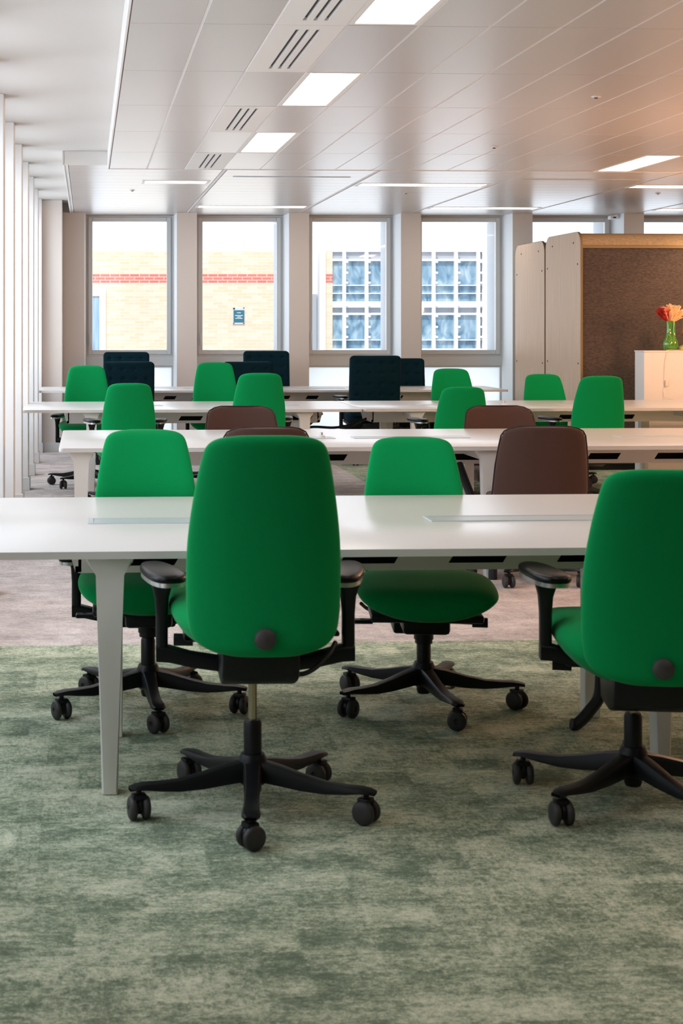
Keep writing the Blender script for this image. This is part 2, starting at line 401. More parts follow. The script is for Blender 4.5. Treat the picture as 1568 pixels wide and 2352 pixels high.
# enclosure behind and to the right of the camera
struct('wall_right', box(B(), 11, 11.2, -5, 19, 0, 3), M['wallpaint'])
struct('wall_rear', box(B(), -1.2, 11.2, -5.2, -5, 0, 3), M['rearpaint'])  # unseen wall, coloured dark to cut light bounced onto the chairs
# ceilings
bm = B(); box(bm, -1.1, XL-.004, -5, YB, HP, 2.98); box(bm, -1.1, -.175, YB, 18.2, HP, 2.98); struct('ceiling_plaster', bm, M['ceilplaster'])
bm = B(); box(bm, XL, 11.2, -5, 18.4, 2.80, 2.98); box(bm, -.175, XL, YB, 18.4, 2.80, 2.98); struct('ceiling_slab', bm, M['plaster'])
TW = .3
rowy = lambda r: YB-1.2*(14-r)                    # row 13 is the last one before the band
light_cells = [(3, 12), (3, 10), (3, 8), (3, 6), (13, 13), (13, 10), (23, 12), (23, 9), (9, 7), (9, 5), (9, 3)]  # last column listed is out of view, added to brighten the front floor
vent_cells = [(2, 13), (2, 11), (2, 9), (2, 8)]
bm = B()
for c in range(0, 36):
    for r in range(0, 14):
        if (c, r) in light_cells or (c, r) in vent_cells: continue
        x0 = XL+.022*0+c*TW; y0 = rowy(r)
        box(bm, x0+.004, x0+TW-.004, y0+.002, y0+1.2-.002, HM, HM+.02, .0025, 1)
box(bm, XL, XL+36*TW, rowy(0), YB, HM+.021, HM+.03, mi=1)
for c in range(1, 36): box(bm, XL+c*TW-.0045, XL+c*TW+.0045, rowy(0), YB-.002, HM+.0012, HM+.006, mi=1)
ce = struct('ceiling', bm, [M['metalceil'], M['gridmetal']])
bm = B(); box(bm, XL-.012, XL, -5, YB, HM-.002, HP, .002); box(bm, XL-.012, XL+36*TW, YB, YB+.012, HM-.004, HB+.1, .002)
box(bm, -.19, XL, YB, YB+.012, HB-.004, HP, .002)
struct('trim_1', bm, M['gridmetal'])
# banded ceiling by the windows
bayx = [-.17]+[1.125+1.27*k for k in range(8)]
bm = B()
for a, b_ in zip(bayx, bayx[1:]):
    y = YB+.012
    while y < 17.9:
        y2 = min(y+.3, 18.0); box(bm, a+.02, b_-.02, y+.001, y2-.001, HB, HB+.02, .002, 1); y = y2
for a in bayx: box(bm, a-.014, a+.014, YB+.012, 18.0, HB+.004, HB+.03, mi=1)
box(bm, bayx[0]-.02, bayx[-1], YB+.012, 18.0, HB+.032, HB+.036, mi=1)
struct('ceiling_band', bm, [M['metalceil'], M['gridmetal']])
bm = B(); box(bm, -.2, -.185, YB, 18.0, HB-.004, HP); struct('trim_2', bm, M['gridmetal'])

# ceiling lights
def light_unit(x0, x1, y0, y1, z, label, m, group):
    t = thing('ceiling_light', ((x0+x1)/2, (y0+y1)/2, z), label, 'ceiling light', group)
    hx, hy = (x1-x0)/2, (y1-y0)/2
    b1 = B(); t_ = .028
    box(b1, -hx, -hx+t_, -hy, hy, 0, .02, .002); box(b1, hx-t_, hx, -hy, hy, 0, .02, .002)
    box(b1, -hx+t_, hx-t_, -hy, -hy+t_, 0, .02, .002); box(b1, -hx+t_, hx-t_, hy-t_, hy, 0, .02, .002)
    obj('frame', b1, M['gridmetal'], t)
    obj('diffuser', box(B(), -hx+t_, hx-t_, -hy+t_, hy-t_, .004, .012), m, t)
LL = {(3, 8): 'lit ceiling panel nearest the camera, cut by the top edge of the photo',
      (3, 10): 'lit ceiling panel in the middle of the row of three',
      (3, 12): 'smallest and farthest lit ceiling panel of the row of three',
      (13, 13): 'warm lit ceiling panel high at the right edge, above the wooden booth'}
for (c, r) in light_cells:
    x0 = XL+c*TW; y0 = rowy(r)
    if r < 8 or c in (9, 23) or (c == 13 and r < 13): lab = 'unseen lit ceiling panel outside the picture'; g = 'ceiling panels outside the picture'
    else: lab = LL.get((c, r), 'lit rectangular ceiling panel'); g = 'lit panels in the main ceiling'
    light_unit(x0, x0+TW, y0+.01, y0+1.19, HM, lab, M['panelw'] if c > 10 else M['panel'], g)
BL = [(.51-.04, 1.09, 13.9, 'short lit strip in the leftmost bay of the window ceiling'), (1.15, 2.37, 16.75, 'lit strip above the second window from the left'),
      (2.42, 3.63, 14.05, 'lit strip in the middle bay, ahead of the third window'), (3.69, 4.9, 16.8, 'lit strip above the fourth window from the left'),
      (4.95, 6.18, 14.1, 'lit strip at the right edge, nearer of the two there'), (6.23, 7.44, 16.9, 'small lit strip at the right edge, farther of the two there')]
for (x0, x1, y, lab) in BL: light_unit(x0+.01, x1-.01, y-.15, y+.15, HB-.004, lab, M['panel'], 'lit strips in the window ceiling')
# vents in the main ceiling
VL = {(2, 8): 'ceiling vent with three black slots, cut by the top edge', (2, 9): 'largest wholly seen ceiling vent, three black slots, left of the middle lit panel',
      (2, 11): 'ceiling vent with three black slots, second farthest', (2, 13): 'smallest ceiling vent with three slots, farthest one', }
for (c, r) in vent_cells:
    x0 = XL+c*TW; y0 = rowy(r)
    t = thing('ceiling_vent', (x0+.15, y0+.6, HM), VL.get((c, r), 'slotted ceiling vent outside the picture'), 'air vent', 'slotted vents in the main ceiling' if r >= 8 else 'vents outside the picture')
    b1 = B(); xs = [-.1475, -.027-.009+0.0, -.027+.009, .017-.009, .017+.009, .061-.009, .061+.009, .1475]
    xs = [-.1475, -.048, -.03, -.004, .014, .040, .058, .1475]
    for i in range(0, 8, 2): box(b1, xs[i], xs[i+1], -.598, .598, -.001, .02)
    for i in (1, 3, 5): box(b1, xs[i], xs[i+1], -.598, -.50, -.001, .02); box(b1, xs[i], xs[i+1], .50, .598, -.001, .02)
    obj('face_plate', b1, M['gridmetal'], t)
    for i in (1, 3, 5): obj('slot', box(B(), xs[i], xs[i+1], -.5, .5, .012, .02), M['slot'], t)
for (x0, x1, y, lab) in ((1.24, 2.25, 13.35, 'thin slot diffuser in the second ceiling bay from the left'), (3.77, 4.80, 13.45, 'thin slot diffuser in the fourth ceiling bay, above the booth')):
    tag(obj('slot_diffuser', box(B(), x0, x1, y-.03, y+.03, HB-.003, HB+.002), M['greyout']), lab, 'air vent', 'slot diffusers in the window ceiling')
def sensor(x, y, z, lab):
    t = thing('ceiling_sensor', (x, y, z), lab, 'sensor', 'small ceiling sensors')
    obj('rim', lathe(B(), [(.026, 0), (.026, -.003), (.018, -.006)], 20), M['gridmetal'], t); obj('lens', lathe(B(), [(.012, -.006), (.010, -.011), (.003, -.013)], 16), M['knob'], t)
for a in ((.42, 14.75, HB, 'tiny round sensor in the leftmost ceiling bay'), (3.05, 14.9, HB, 'tiny round sensor in the middle ceiling bay'), (5.48, 14.8, HB, 'tiny round sensor at the right edge near the windows'),
          (2.82, 10.75, HM, 'tiny round sensor in the main ceiling, centre right'), (2.75, 8.35, HM, 'tiny round sensor in the main ceiling, upper right')): sensor(*a)

# ------------------------------------------------------------------ opposite building
EZ = 36.0
eo = Vector((math.sin(TH)*EZ, math.cos(TH)*EZ, 0))
def el(o): o.location = eo; o.rotation_euler = (0, 0, -TH); return o
bd = el(thing('building', (0, 0, 0), 'cream brick building with white framed glazing beyond the windows', 'building'))
bd.location = eo; bd.rotation_euler = (0, 0, -TH)
e = lambda px: (px-410)/100.0
obj('brick_wall', box(B(), e(-300), e(688), 0, .4, -6, 3.10), M['brick'], bd)
obj('recessed_wall', box(B(), e(688), e(735), .5, .9, -6, 3.4), M['whiteout'], bd)
obj('grey_door', box(B(), e(700), e(731), .42, .5, -6, 2.12, .01), M['greyout'], bd)
obj('pilaster', box(B(), e(733), e(747), -.1, .5, -6, 3.11, .01), M['whiteout'], bd)
obj('brick_strip', box(B(), e(747), e(763.5), 0, .4, -6, 3.10), M['brick'], bd)
b1 = B(); box(b1, e(150), e(228.5), -.06, 0, 2.06, 2.24, .01); box(b1, e(228.5), e(243.5), -.06, 0, -2, 2.24, .01); sw = obj('window_surround', b1, M['white'], bd)
obj('curtained_pane', box(B(), e(150), e(228), -.02, -.01, -2, 2.04), M['curtain'], sw)
# glazed front
b1 = B(); cols = [790+51.3*k for k in range(-0, 7)]
xa, xb = e(763.5), e(1111)
box(b1, xa, xb, 0, .3, 3.08, 3.13); box(b1, xa, xb, 0, .3, 2.87, 2.92)
box(b1, xa, xb, -.06, .3, 1.80, 1.94); box(b1, xa, xb, 0, .3, 1.63, 1.68); box(b1, xa, xb, 0, .3, -6, .86)
for z in (2.30, 2.115, 1.045): box(b1, xa, xb, .0, .2, z, z+.022)
for c in cols: box(b1, e(c-4), e(c+4), -.05, .3, -6, 3.14)
box(b1, e(1106), e(1111), -.05, .3, -6, 3.2)
gf = obj('glazing_frame', b1, M['white'], bd)
ce_ = [763.5]+cols+[1106]
for a, b_ in zip(ce_, ce_[1:]):
    obj('glazed_bay', box(B(), e(a), e(b_), .1, .15, 1.9, 2.9), M['farglass'], bd)
    obj('glazed_bay', box(B(), e(a), e(b_), .1, .15, .8, 1.65), M['farglass'], bd)
    obj('head_panel', box(B(), e(a), e(b_), .08, .12, 2.92, 3.09), M['greyout'], bd)
    obj('head_panel', box(B(), e(a), e(b_), .08, .12, 1.66, 1.82), M['greyout'], bd)
for c in cols:
    for z0 in (3.1, 1.86):
        b1 = B()
        for dz in (.0, -.25, -.5, -.73): box(b1, e(c+3), e(c+3)+.05, -.16, -.05, z0-.03+dz, z0+.02+dz, .008)
        obj('louvre_bracket', b1, M['white'], bd)
obj('blank_wall', box(B(), e(1111), e(2300), .2, .5, -6, 3.0), M['whiteout'], bd)
sg = el(thing('sign', (0, 0, 0), 'small teal sign with four pale lines of text on the brick wall outside', 'sign')); 
obj('back_plate', box(B(), e(534.5), e(561.5), -.03, 0, 1.37+.05-.0, 1.80, .003), M['signw'], sg)
obj('face', box(B(), e(536), e(560.8), -.036, -.03, 1.455, 1.74, .003), M['sign'], sg)
b1 = B()
for (xc, hw, z) in ((548.3, 4.5, 1.68), (548.3, 9, 1.617), (548.5, 4.3, 1.585), (548.5, 8, 1.553)): box(b1, e(xc-hw), e(xc+hw), -.038, -.036, z-.006, z+.006)
obj('text_lines', b1, M['white'], sg)
b1 = B()
for (x, z) in ((559.5, 1.79), (559.5, 1.385+.05), (536.5, 1.385+.05)): box(b1, e(x)-.012, e(x)+.012, -.04, -.03, z-.012, z+.012)
box(b1, e(535.2), e(539.3), -.036, -.03, 1.755, 1.795); obj('fixing', b1, M['slot'], sg)
tag(el(obj('courtyard_ground', box(B(), -20, 40, -17.0, 40, -6.4, -6.2), M['greyout'])), kind='structure')

# ------------------------------------------------------------------ desks
def desk(name, x0, x1, y0, y1, legs, flaps, tray, slots, label, posts=(), trayx=None, ztop=.73):
    t = thing(name, ((x0+x1)/2, (y0+y1)/2, 0), label, 'desk', 'white bench desks in four rows')
    ox, oy = -(x0+x1)/2, -(y0+y1)/2
    def P(nm, bm, m):
        for v in bm.verts: v.co += Vector((ox, oy, 0))
        return obj(nm, bm, m, t)
    b1 = B(); prism(b1, rrect((x1-x0)/2, (y1-y0)/2, .03, 5, (x0+x1)/2, (y0+y1)/2), 'z', ztop-.022, ztop, .0015)
    for f in b1.faces:
        f.material_index = 0 if abs(f.normal.z) > .5 or True else 1
    shade_auto(P('desktop', b1, M['desk']), 30)
    for lx in legs:
        single = isinstance(lx, tuple)
        if single: lx, ly0 = lx
        for side in ((0,) if single else (0, 1)):
            ys_ = (ly0, ly0+.065) if single else (y0+.05, y0+.115) if side == 0 else (y1-.115, y1-.05)
            prof = [(lx-.024, 0), (lx+.024, 0), (lx+.036, .655), (lx+.068, .69), (lx+.072, .708), (lx-.072, .708), (lx-.068, .69), (lx-.036, .655)]
            b1 = B(); prism(b1, prof, 'y', ys_[0], ys_[1], .006)
            lg = shade_auto(P('leg', b1, M['deskleg']), 30)
        b1 = B(); box(b1, lx-.03, lx+.03, y0+.11, y1-.11, .645, .705, .004); P('cross_beam', b1, M['deskleg'])
    for px_ in posts:
        b1 = B(); ym = (y0+y1)/2+(.17 if px_ > 1 else 0); box(b1, px_-.028, px_+.028, ym-.03, ym+.03, 0, .62, .004); po = P('middle_post', b1, M['deskleg'])
    ta, tb = trayx or (x0+.25, x1-.25)
    yt = y0+.47
    b1 = B(); ych = yt+.004
    zb, zh0, zh1, zt = .597, .616, .652, .706
    box(b1, ta+.03, tb-.03, yt, ych, zb, zh0)
    prism(b1, [(ta, zt), (ta+.03, zb), (ta+.05, zb), (ta+.05, zt)], 'y', yt, y1-.47); prism(b1, [(tb, zt), (tb-.03, zb), (tb-.05, zb), (tb-.05, zt)], 'y', yt, y1-.47)
    box(b1, ta+.04, tb-.04, yt, ych, zh1, zt)
    xs = [ta+.04]
    for a, b_ in slots: xs += [a, b_]
    xs.append(tb-.04)
    for i in range(0, len(xs)-1, 2):
        a, b_ = xs[i], xs[i+1]
        if b_-a > .005: prism(b1, [(a+(-.01 if i else 0), zh0), (b_-.012, zh0), (b_+.012, zh1), (a+.012 if i else a, zh1)], 'y', yt, ych)
    box(b1, ta+.03, tb-.03, y1-.474, y1-.47, zb, zt); box(b1, ta+.04, tb-.04, yt, y1-.47, zb-.003, zb)
    tr = P('cable_tray', b1, M['deskleg'])
    P('tray_shade_box', box(B(), ta+.08, tb-.08, yt+.05, y1-.52, zb+.001, .69), M['dark'])  # black box standing in for the shade inside the tray slots
    for a, b_ in flaps:
        ym = (y0+y1)/2-.01
        b1 = B()
        for q in ((a, b_, ym-.08, ym-.062), (a, b_, ym+.05, ym+.062), (a, a+.02, ym-.062, ym+.05), (b_-.02, b_, ym-.062, ym+.05)): box(b1, *q, ztop-.002, ztop+.003, .0008, 1)
        fl = P('flap_frame', b1, M['flap'])
        b1 = B(); box(b1, a+.022, b_-.022, ym-.060, ym+.048, ztop-.002, ztop+.002)
        for v in b1.verts: v.co += Vector((ox, oy, 0))
        obj('power_flap', b1, M['flap'], fl)
    return t
sl = lambda a, n, p=.36, w_=.18: [(a+p*i, a+p*i+w_) for i in range(n)]
desk('bench_desk', -.52, 4.1, 4.60, 6.06, (.066, (1.845, 4.93), 3.5), ((-.0, .62), (1.16, 1.9), (2.6, 3.2)), True, sl(.11, 9), 'nearest white bench desk, running the full width of the photo', (.09, 1.79), (-.07, 3.7))
desk('bench_desk', -.155, 6.2, 8.47, 9.93, (-.035, 2.21, 4.6), ((.8, 1.45), (1.56, 2.25), (3.15, 3.6), (4.0, 4.5)), True, sl(.9, 13, .4), 'second nearest white bench desk, its left end corner seen behind the left green chair', (2.3,), (.1, 6.0))
desk('bench_desk', -.515, 2.172, 12.30, 13.64, (.03, 1.72), ((.25, .62), (1.25, 1.75)), True, sl(.3, 4, .45), 'left unit of the third white bench row, ending beside the white fins', (), (-.2, 1.93))
desk('bench_desk', 2.18, 5.9, 12.32, 13.66, (2.62, 4.9), ((2.75, 3.25), (3.95, 4.5)), True, sl(3.0, 4, .45), 'right unit of the third white bench row, in front of the white cabinet', (2.5,), (2.3, 5.6))
desk('bench_desk', -.49, 4.33, 15.93, 16.95, (.2, 1.9, 3.9), ((1.0, 1.6), (2.1, 2.7), (3.1, 3.5)), True, sl(.5, 10, .3, .12), 'farthest white bench desk, by the windows', (), (-.2, 3.95))

# ------------------------------------------------------------------ chairs
def base_meshes():
    """five-star base, arms modelled along angle 0 and turned."""
    bm = B()
    lathe(bm, [(.030, .075), (.044, .085), (.046, .12), (.040, .15), (.034, .165)], 20)
    lathe(bm, [(.022, .05), (.026, .06), (.026, .09)], 16)
    for k in range(5):
        a = 2*math.pi*k/5; rings = []
        for r, top, bot, hw in ((.025, .148, .088, .028), (.08, .138, .082, .024), (.15, .120, .074, .021), (.22, .106, .072, .021), (.28, .103, .078, .023), (.32, .103, .084, .026), (.345, .100, .086, .025), (.362, .096, .088, .015)):
            sec = [(-hw, bot+.004), (-hw*.6, bot), (hw*.6, bot), (hw, bot+.004), (hw, top-.012), (hw*.75, top-.002), (0, top), (-hw*.75, top-.002), (-hw, top-.012)]
            rings.append([Vector((r*math.cos(a)-y*math.sin(a), r*math.sin(a)+y*math.cos(a), z)) for y, z in sec])
        loft(bm, rings)
    return bm
def wheel_bm(s):
    t = B(); prof = [(.010, -.0105), (.027, -.0105), (.031, -.008), (.034, -.003), (.034, .003), (.031, .008), (.027, .0105), (.010, .0105), (.008, .006)]
    n = 20
    loft(t, [[Vector((s*.019+x, r*math.cos(2*math.pi*k/n), .034+r*math.sin(2*math.pi*k/n))) for k in range(n)] for r, x in prof]); return t
def hood_bm():
    t = B(); lathe(t, [(.007, .088), (.009, .07), (.013, .066), (.013, .05)], 12)
    rings = []
    for x in (-.0045, .0045):
        rings.append([Vector((x, .024*math.cos(a), .040+.024*math.sin(a))) for a in [math.pi*2*k/18 for k in range(18)]])
    loft(t, rings); box(t, -.02, .02, -.016, .02, .058, .074, .004); return t
def put_base(t, phase, rod_top):
    o = obj('star_base', base_meshes(), M['black'], t); shade_auto(o, 35); o.rotation_euler[2] = phase
    for k in range(5):
        a = phase+2*math.pi*k/5
        c = obj('caster', hood_bm(), M['black'], t); c.location = (.335*math.cos(a), .335*math.sin(a), 0); c.rotation_euler[2] = random.uniform(0, 6.28)
        shade_auto(c, 35)
        for s in (-1, 1): shade_auto(obj('wheel', wheel_bm(s), M['wheel'], c), 35)
    o = obj('column_sleeve', lathe(B(), [(.026, .15), (.026, .252), (.022, .262)], 20), M['black'], t); shade_auto(o)
    o = obj('gas_lift', lathe(B(), [(.0125, .12), (.0125, rod_top)], 16), M['rod'], t); shade_auto(o)

UP = {'seat', 'backrest', 'armrest', 'mechanism', 'tension_knob', 'seat_shell', 'gas_lift'}
BACKW = [(0, .06), (.005, .10), (.02, .148), (.045, .180), (.07, .188), (.12, .193), (.26, .194), (.355, .186), (.448, .172), (.51, .160), (.545, .151), (.562, .140), (.574, .120), (.580, .09), (.582, .05)]
def green_back_bm():
    us = [0, .003, .009, .02, .034, .055, .09, .14, .20, .27, .34, .41, .47, .52, .545, .560, .570, .577, .581, .582]
    rings = []; n = 36
    for u in us:
        hw = interp(BACKW, u)*1.05
        e_ = min(u, .582-u); th = .062*min(1, math.sqrt(max(0, 1-(1-min(e_, .03)/.03)**2))*.85+.15)
        cy = -.435-.02*math.sin(math.pi*u/.582*1.0)*-1-.085*(u/.582)**1.5     # leans back towards the top
        cy += .0
        r = []
        for k in range(n):
            a = 2*math.pi*k/n; cx_, sy = math.cos(a), math.sin(a)
            x = hw*math.copysign(abs(cx_)**.55, cx_); y = th/2*math.copysign(abs(sy)**.8, sy)
            r.append(Vector((x, cy+y+.032*(x/.2)**2, .42+u)))
        rings.append(r)
    return loft(B(), rings)
def green_seat_bm():
    rings = []; n = 32; st = [(-.30, .11, .04, .44), (-.29, .15, .08, .445), (-.26, .19, .125, .45), (-.20, .225, .15, .457), (-.10, .243, .145, .468), (0, .25, .13, .48), (.10, .254, .112, .472), (.18, .25, .108, .466), (.23, .238, .098, .46), (.262, .215, .078, .455), (.276, .175, .046, .45), (.281, .12, .02, .448)]
    for y, hw, th, zc in st:
        r = []
        for k in range(n):
            a = 2*math.pi*k/n; c, s = math.cos(a), math.sin(a)
            x = hw*math.copysign(abs(c)**.75, c); z = th/2*math.copysign(abs(s)**.85, s)
            if s < 0: z *= 1.0+.25*(1-(x/hw)**2) if hw else 1
            r.append(Vector((x, y, zc+z+(.02*(x/.25)**2 if s > 0 else .03*(x/.25)**2))))
        rings.append(r)
    return loft(B(), rings)
def arm(t, s, top=.70, bottom=.345, px=.262, py=-.10):
    b1 = B(); rings = []
    for z, w_, d, ox in ((bottom, .034, .05, 0), (bottom+.1, .034, .05, 0), (top-.12, .034, .052, 0), (top-.07, .040, .062, 0), (top-.045, .052, .085, 0), (top-.034, .058, .10, 0)):
        rings.append([Vector((s*px+a, py+b_, z)) for a, b_ in rrect(w_/2, d/2, .012, 3)])
    loft(b1, rings)
    # arm running inwards under the seat
    rings = []
    for x, z, h in ((px+.016, bottom+.018, .044), (px-.02, bottom+.016, .044), (.18, bottom-.0, .04), (.10, bottom-.012, .04), (.04, bottom-.012, .04)):
        rings.append([Vector((s*x, py+b_, z+a)) for a, b_ in rrect(h/2, .028, .008, 3)])
    loft(b1, rings); 
    o = shade_auto(obj('armrest', b1, M['black'], t), 35)
    toe = s*-R(12)
    for (nm, z0, z1, m, gx) in (('arm_pad', top-.022, top, M['padb'], 0), ('pad_trim', top-.034, top-.022, M['silver'], -.003)):
        q = bmesh.new(); L_ = .150; W_ = .052+gx; rr = []
        outline = [(W_*math.copysign(abs(math.cos(a))**.7, math.cos(a))*(1-.12*math.sin(a)), (L_+gx)*math.copysign(abs(math.sin(a))**.75, math.sin(a))) for a in [2*math.pi*k/28 for k in range(28)]]
        lv = ((z0, .94), (z0+.004, 1), (z1-.008, 1), (z1-.003, .93), (z1, .78))
        for z, f in lv: rr.append([Vector((a*f if nm == 'arm_pad' else a, b_*(1-(1-f)*.4) if nm == 'arm_pad' else b_, z)) for a, b_ in outline])
        loft(q, rr); mt = Matrix.Translation((s*px, py+.06, 0)) @ Matrix.Rotation(toe, 4, 'Z')
        for v in q.verts: v.co = mt @ v.co
        shade_auto(obj(nm, q, m, o), 45)
def mechanism(t, rear=True):
    b1 = B(); box(b1, -.085, .085, -.17, .12, .335, .40, .015); prism(b1, [(-.33, .425), (-.31, .33), (-.22, .30), (-.08, .30), (-.05, .42)], 'x', -.105, .105, .012)
    box(b1, -.20, .20, -.06, .16, .385, .415, .01)
    lathe(b1, [(.036, .30), (.036, .335)], 16); lathe(b1, [(.032, .285), (.032, .30)], 16)
    m_ = shade_auto(obj('mechanism', b1, M['black'], t), 35)
    q = B(); tube(q, [(.08, .06, .375), (.2, .08, .378), (.235, .09, .38)], [.007, .007, .009], 8); box(q, .19, .26, .07, .115, .372, .386, .005); obj('lever', q, M['black'], m_)
    q = B(); tube(q, [(-.08, .04, .372), (-.19, .05, .37)], .008, 8); tube(q, [(-.17, .045, .37), (-.225, .05, .37)], .018, 12); obj('lever', q, M['black'], m_)
    q = B(); tube(q, smooth_path([(.02, -.25, .345), (.12, -.25, .335), (.19, -.2, .37), (.22, -.15, .40)]), .007, 8); obj('lever', q, M['black'], m_)
def make_green(loc, rz, lift, phase, label, arms=.70, group='green office chairs'):
    t = thing('office_chair', loc, label, 'chair', group, rz)
    subsurf(obj('seat', green_seat_bm(), M['green'], t), 1)
    subsurf(obj('backrest', green_back_bm(), M['green'], t), 1)
    b1 = B(); lathe(b1, [(.016, -.004), (.025, .0), (.029, .006), (.027, .014), (.018, .020), (.004, .022)], 20)
    for v in b1.verts: v.co = Vector((v.co.x, -.462-v.co.z, .473+v.co.y))
    shade_auto(obj('tension_knob', b1, M['knob'], t), 40)
    for s in (-1, 1): arm(t, s, arms)
    mechanism(t); put_base(t, phase, .34)
    set_lift(t, lift); return t
def set_lift(t, lift):
    for c in t.children:
        if c.name.split('.')[0] in UP: c.location.z = lift
    t['lift_m'] = lift
def dup(src, loc, rz, lift, phase, label, group=None, arms=True, arm_dz=0):
    r = src.copy(); COL.objects.link(r); r.location = loc; r.rotation_euler = (0, 0, rz); r['label'] = label
    if group: r['group'] = group
    k = 0
    for ch in src.children:
        nm = ch.name.split('.')[0]
        if nm == 'armrest' and not arms: continue
        c = ch.copy(); COL.objects.link(c); c.parent = r
        if nm in UP: c.location.z = lift+(arm_dz if nm == 'armrest' else 0)
        if nm == 'star_base': c.rotation_euler[2] = phase
        if nm == 'caster':
            a = phase+2*math.pi*k/5; k += 1
            c.location = (.335*math.cos(a), .335*math.sin(a), 0); c.rotation_euler[2] = random.uniform(0, 6.28)
        for g in ch.children:
            d = g.copy(); COL.objects.link(d); d.parent = c
    return r
# phases are relative to the chair's own turn
def ph(world_deg, rz): return R(world_deg)-rz
GF = 'green office chairs'
z1 = R(-2); g1 = make_green((.473, 4.484, 0), z1, .112, ph(-96.8, z1), 'green high-back office chair in the middle foreground, back towards the camera', .592)
z2 = R(-10);  dup(g1, (1.59, 4.495, 0), z2, .018, ph(-.3, z2), 'green high-back office chair cut by the right edge in the foreground', GF, True, .075)
z3 = R(179);  dup(g1, (.219, 5.687, 0), z3, -.02, ph(201.7, z3), 'green office chair behind the nearest desk, on the left behind the white desk leg', GF)
z4 = R(173); dup(g1, (1.226, 5.669, 0), z4, -.052, ph(277.7, z4), 'green office chair behind the nearest desk, centre right, seat showing beneath', GF, False)
def W(px, Z):
    X = (px-410)/3600*Z; return (X*math.cos(TH)+Z*math.sin(TH), -X*math.sin(TH)+Z*math.cos(TH))
rows = [  # x, y of hub, turn, lift, label
    (.290, 12.03, 0, -.033, 'green chair in front of the third desk row, leftmost of its four'),
    (1.262, 12.03, 0, .04, 'green chair in front of the third desk row, second from the left and taller'),
    (2.80, 12.0, 0, -.065, 'green chair in front of the third desk row, just left of the rear brown chair'),
    (3.83, 11.98, 0, .015, 'green chair in front of the third desk row, rightmost, against the brown felt booth'),
    (.0, 13.64, 180, .03, 'leftmost green chair behind the third desk row, beside the left pair of navy chairs'),
    (1.135, 13.64, 180, .057, 'green chair behind the third desk row, second from the left, overlapping a navy chair'),
    (3.28, 13.55, 180, 0.0, 'green chair behind the third desk row, right of the frontmost navy chair'),
    (4.115, 13.50, 180, -.05, 'green chair behind the third desk row, in front of the pale wooden booth side')]
ADZ = (.12, .06, .15, .08, 0, 0, 0, 0)
for (x, y, rz, lf, lab), adz in zip(rows, ADZ):
    z = R(rz+random.uniform(-2, 2)); dup(g1, (x, y, 0), z, lf, R(random.uniform(0, 72)) if x > .2 else ph(160, z), lab, GF, True, adz)

# brown chairs
def make_brown(loc, rz, label):
    t = thing('upholstered_chair', loc, label, 'chair', 'brown low-back chairs', rz)
    def shell(off):
        rings = []; n = 30
        for u in [0, .06, .14, .22, .30, .36, .385, .40, .408, .412]:
            hw = interp([(0, .255), (.2, .243), (.33, .226), (.37, .218), (.39, .20), (.405, .165), (.412, .12)], u)+off
            th = .045*min(1, math.sqrt(max(0, 1-(1-min(.412-u, .02)/.02)**2))*.8+.2)+off*2
            cy = -.30-.10*(u/.412); r = []
            for k in range(n):
                a = 2*math.pi*k/n; c, s = math.cos(a), math.sin(a)
                x = hw*math.copysign(abs(c)**.6, c); r.append(Vector((x, cy+th/2*math.copysign(abs(s)**.7, s)+.07*(x/.25)**2, .45+u+off*(u/.412))))
            rings.append(r)
        return loft(B(), rings)
    bk = subsurf(obj('backrest', shell(0), M['brown'], t), 1)
    pts = []
    for sgn in (1, -1):
        seq = [(u, interp([(0, .255), (.2, .243), (.33, .226), (.37, .218), (.39, .20), (.405, .165), (.412, .12)], u)) for u in (0, .1, .2, .3, .36, .385, .402, .411)]
        if sgn < 0: seq = seq[::-1]
        for u, hw in seq:
            x = sgn*(hw+.001); pts.append((x, -.30-.10*(u/.412)+.07*(x/.25)**2, .452+u))
    obj('piping', tube(B(), pts, .004, 8), M['piping'], bk)
    rings = []
    for z, f in ((.40, .86), (.41, .96), (.44, 1), (.465, 1), (.48, .96), (.486, .85)): rings.append([Vector((a*f, b_*f-.03, z)) for a, b_ in rrect(.25, .25, .09, 5)])
    subsurf(obj('seat', loft(B(), rings), M['brown'], t), 1)
    b1 = B(); box(b1, -.12, .12, -.14, .12, .37, .41, .01); obj('mechanism', b1, M['black'], t)
    put_base(t, .4, .39); return t
b1c = make_brown((2.432, 8.47, 0), R(-6), 'brown upholstered chair behind the nearest desk, large and right of centre')
GB = 'brown low-back chairs'
dup(b1c, (.932, 8.49, 0), R(0), 0, 1.0, 'brown chair peeking over the foreground green chair, darker of the two at left', GB)
dup(b1c, (1.0, 9.86, 0), R(180), 0, .3, 'brown chair behind the second desk on the left, above the darker brown one', GB)
dup(b1c, (2.68, 9.80, 0), R(178), 0, .8, 'brown chair behind the second desk at centre right, above the large brown one', GB)
dup(b1c, (4.13, 9.75, 0), R(180), 0, .2, 'brown chair cut by the right edge, only its left side showing', GB)

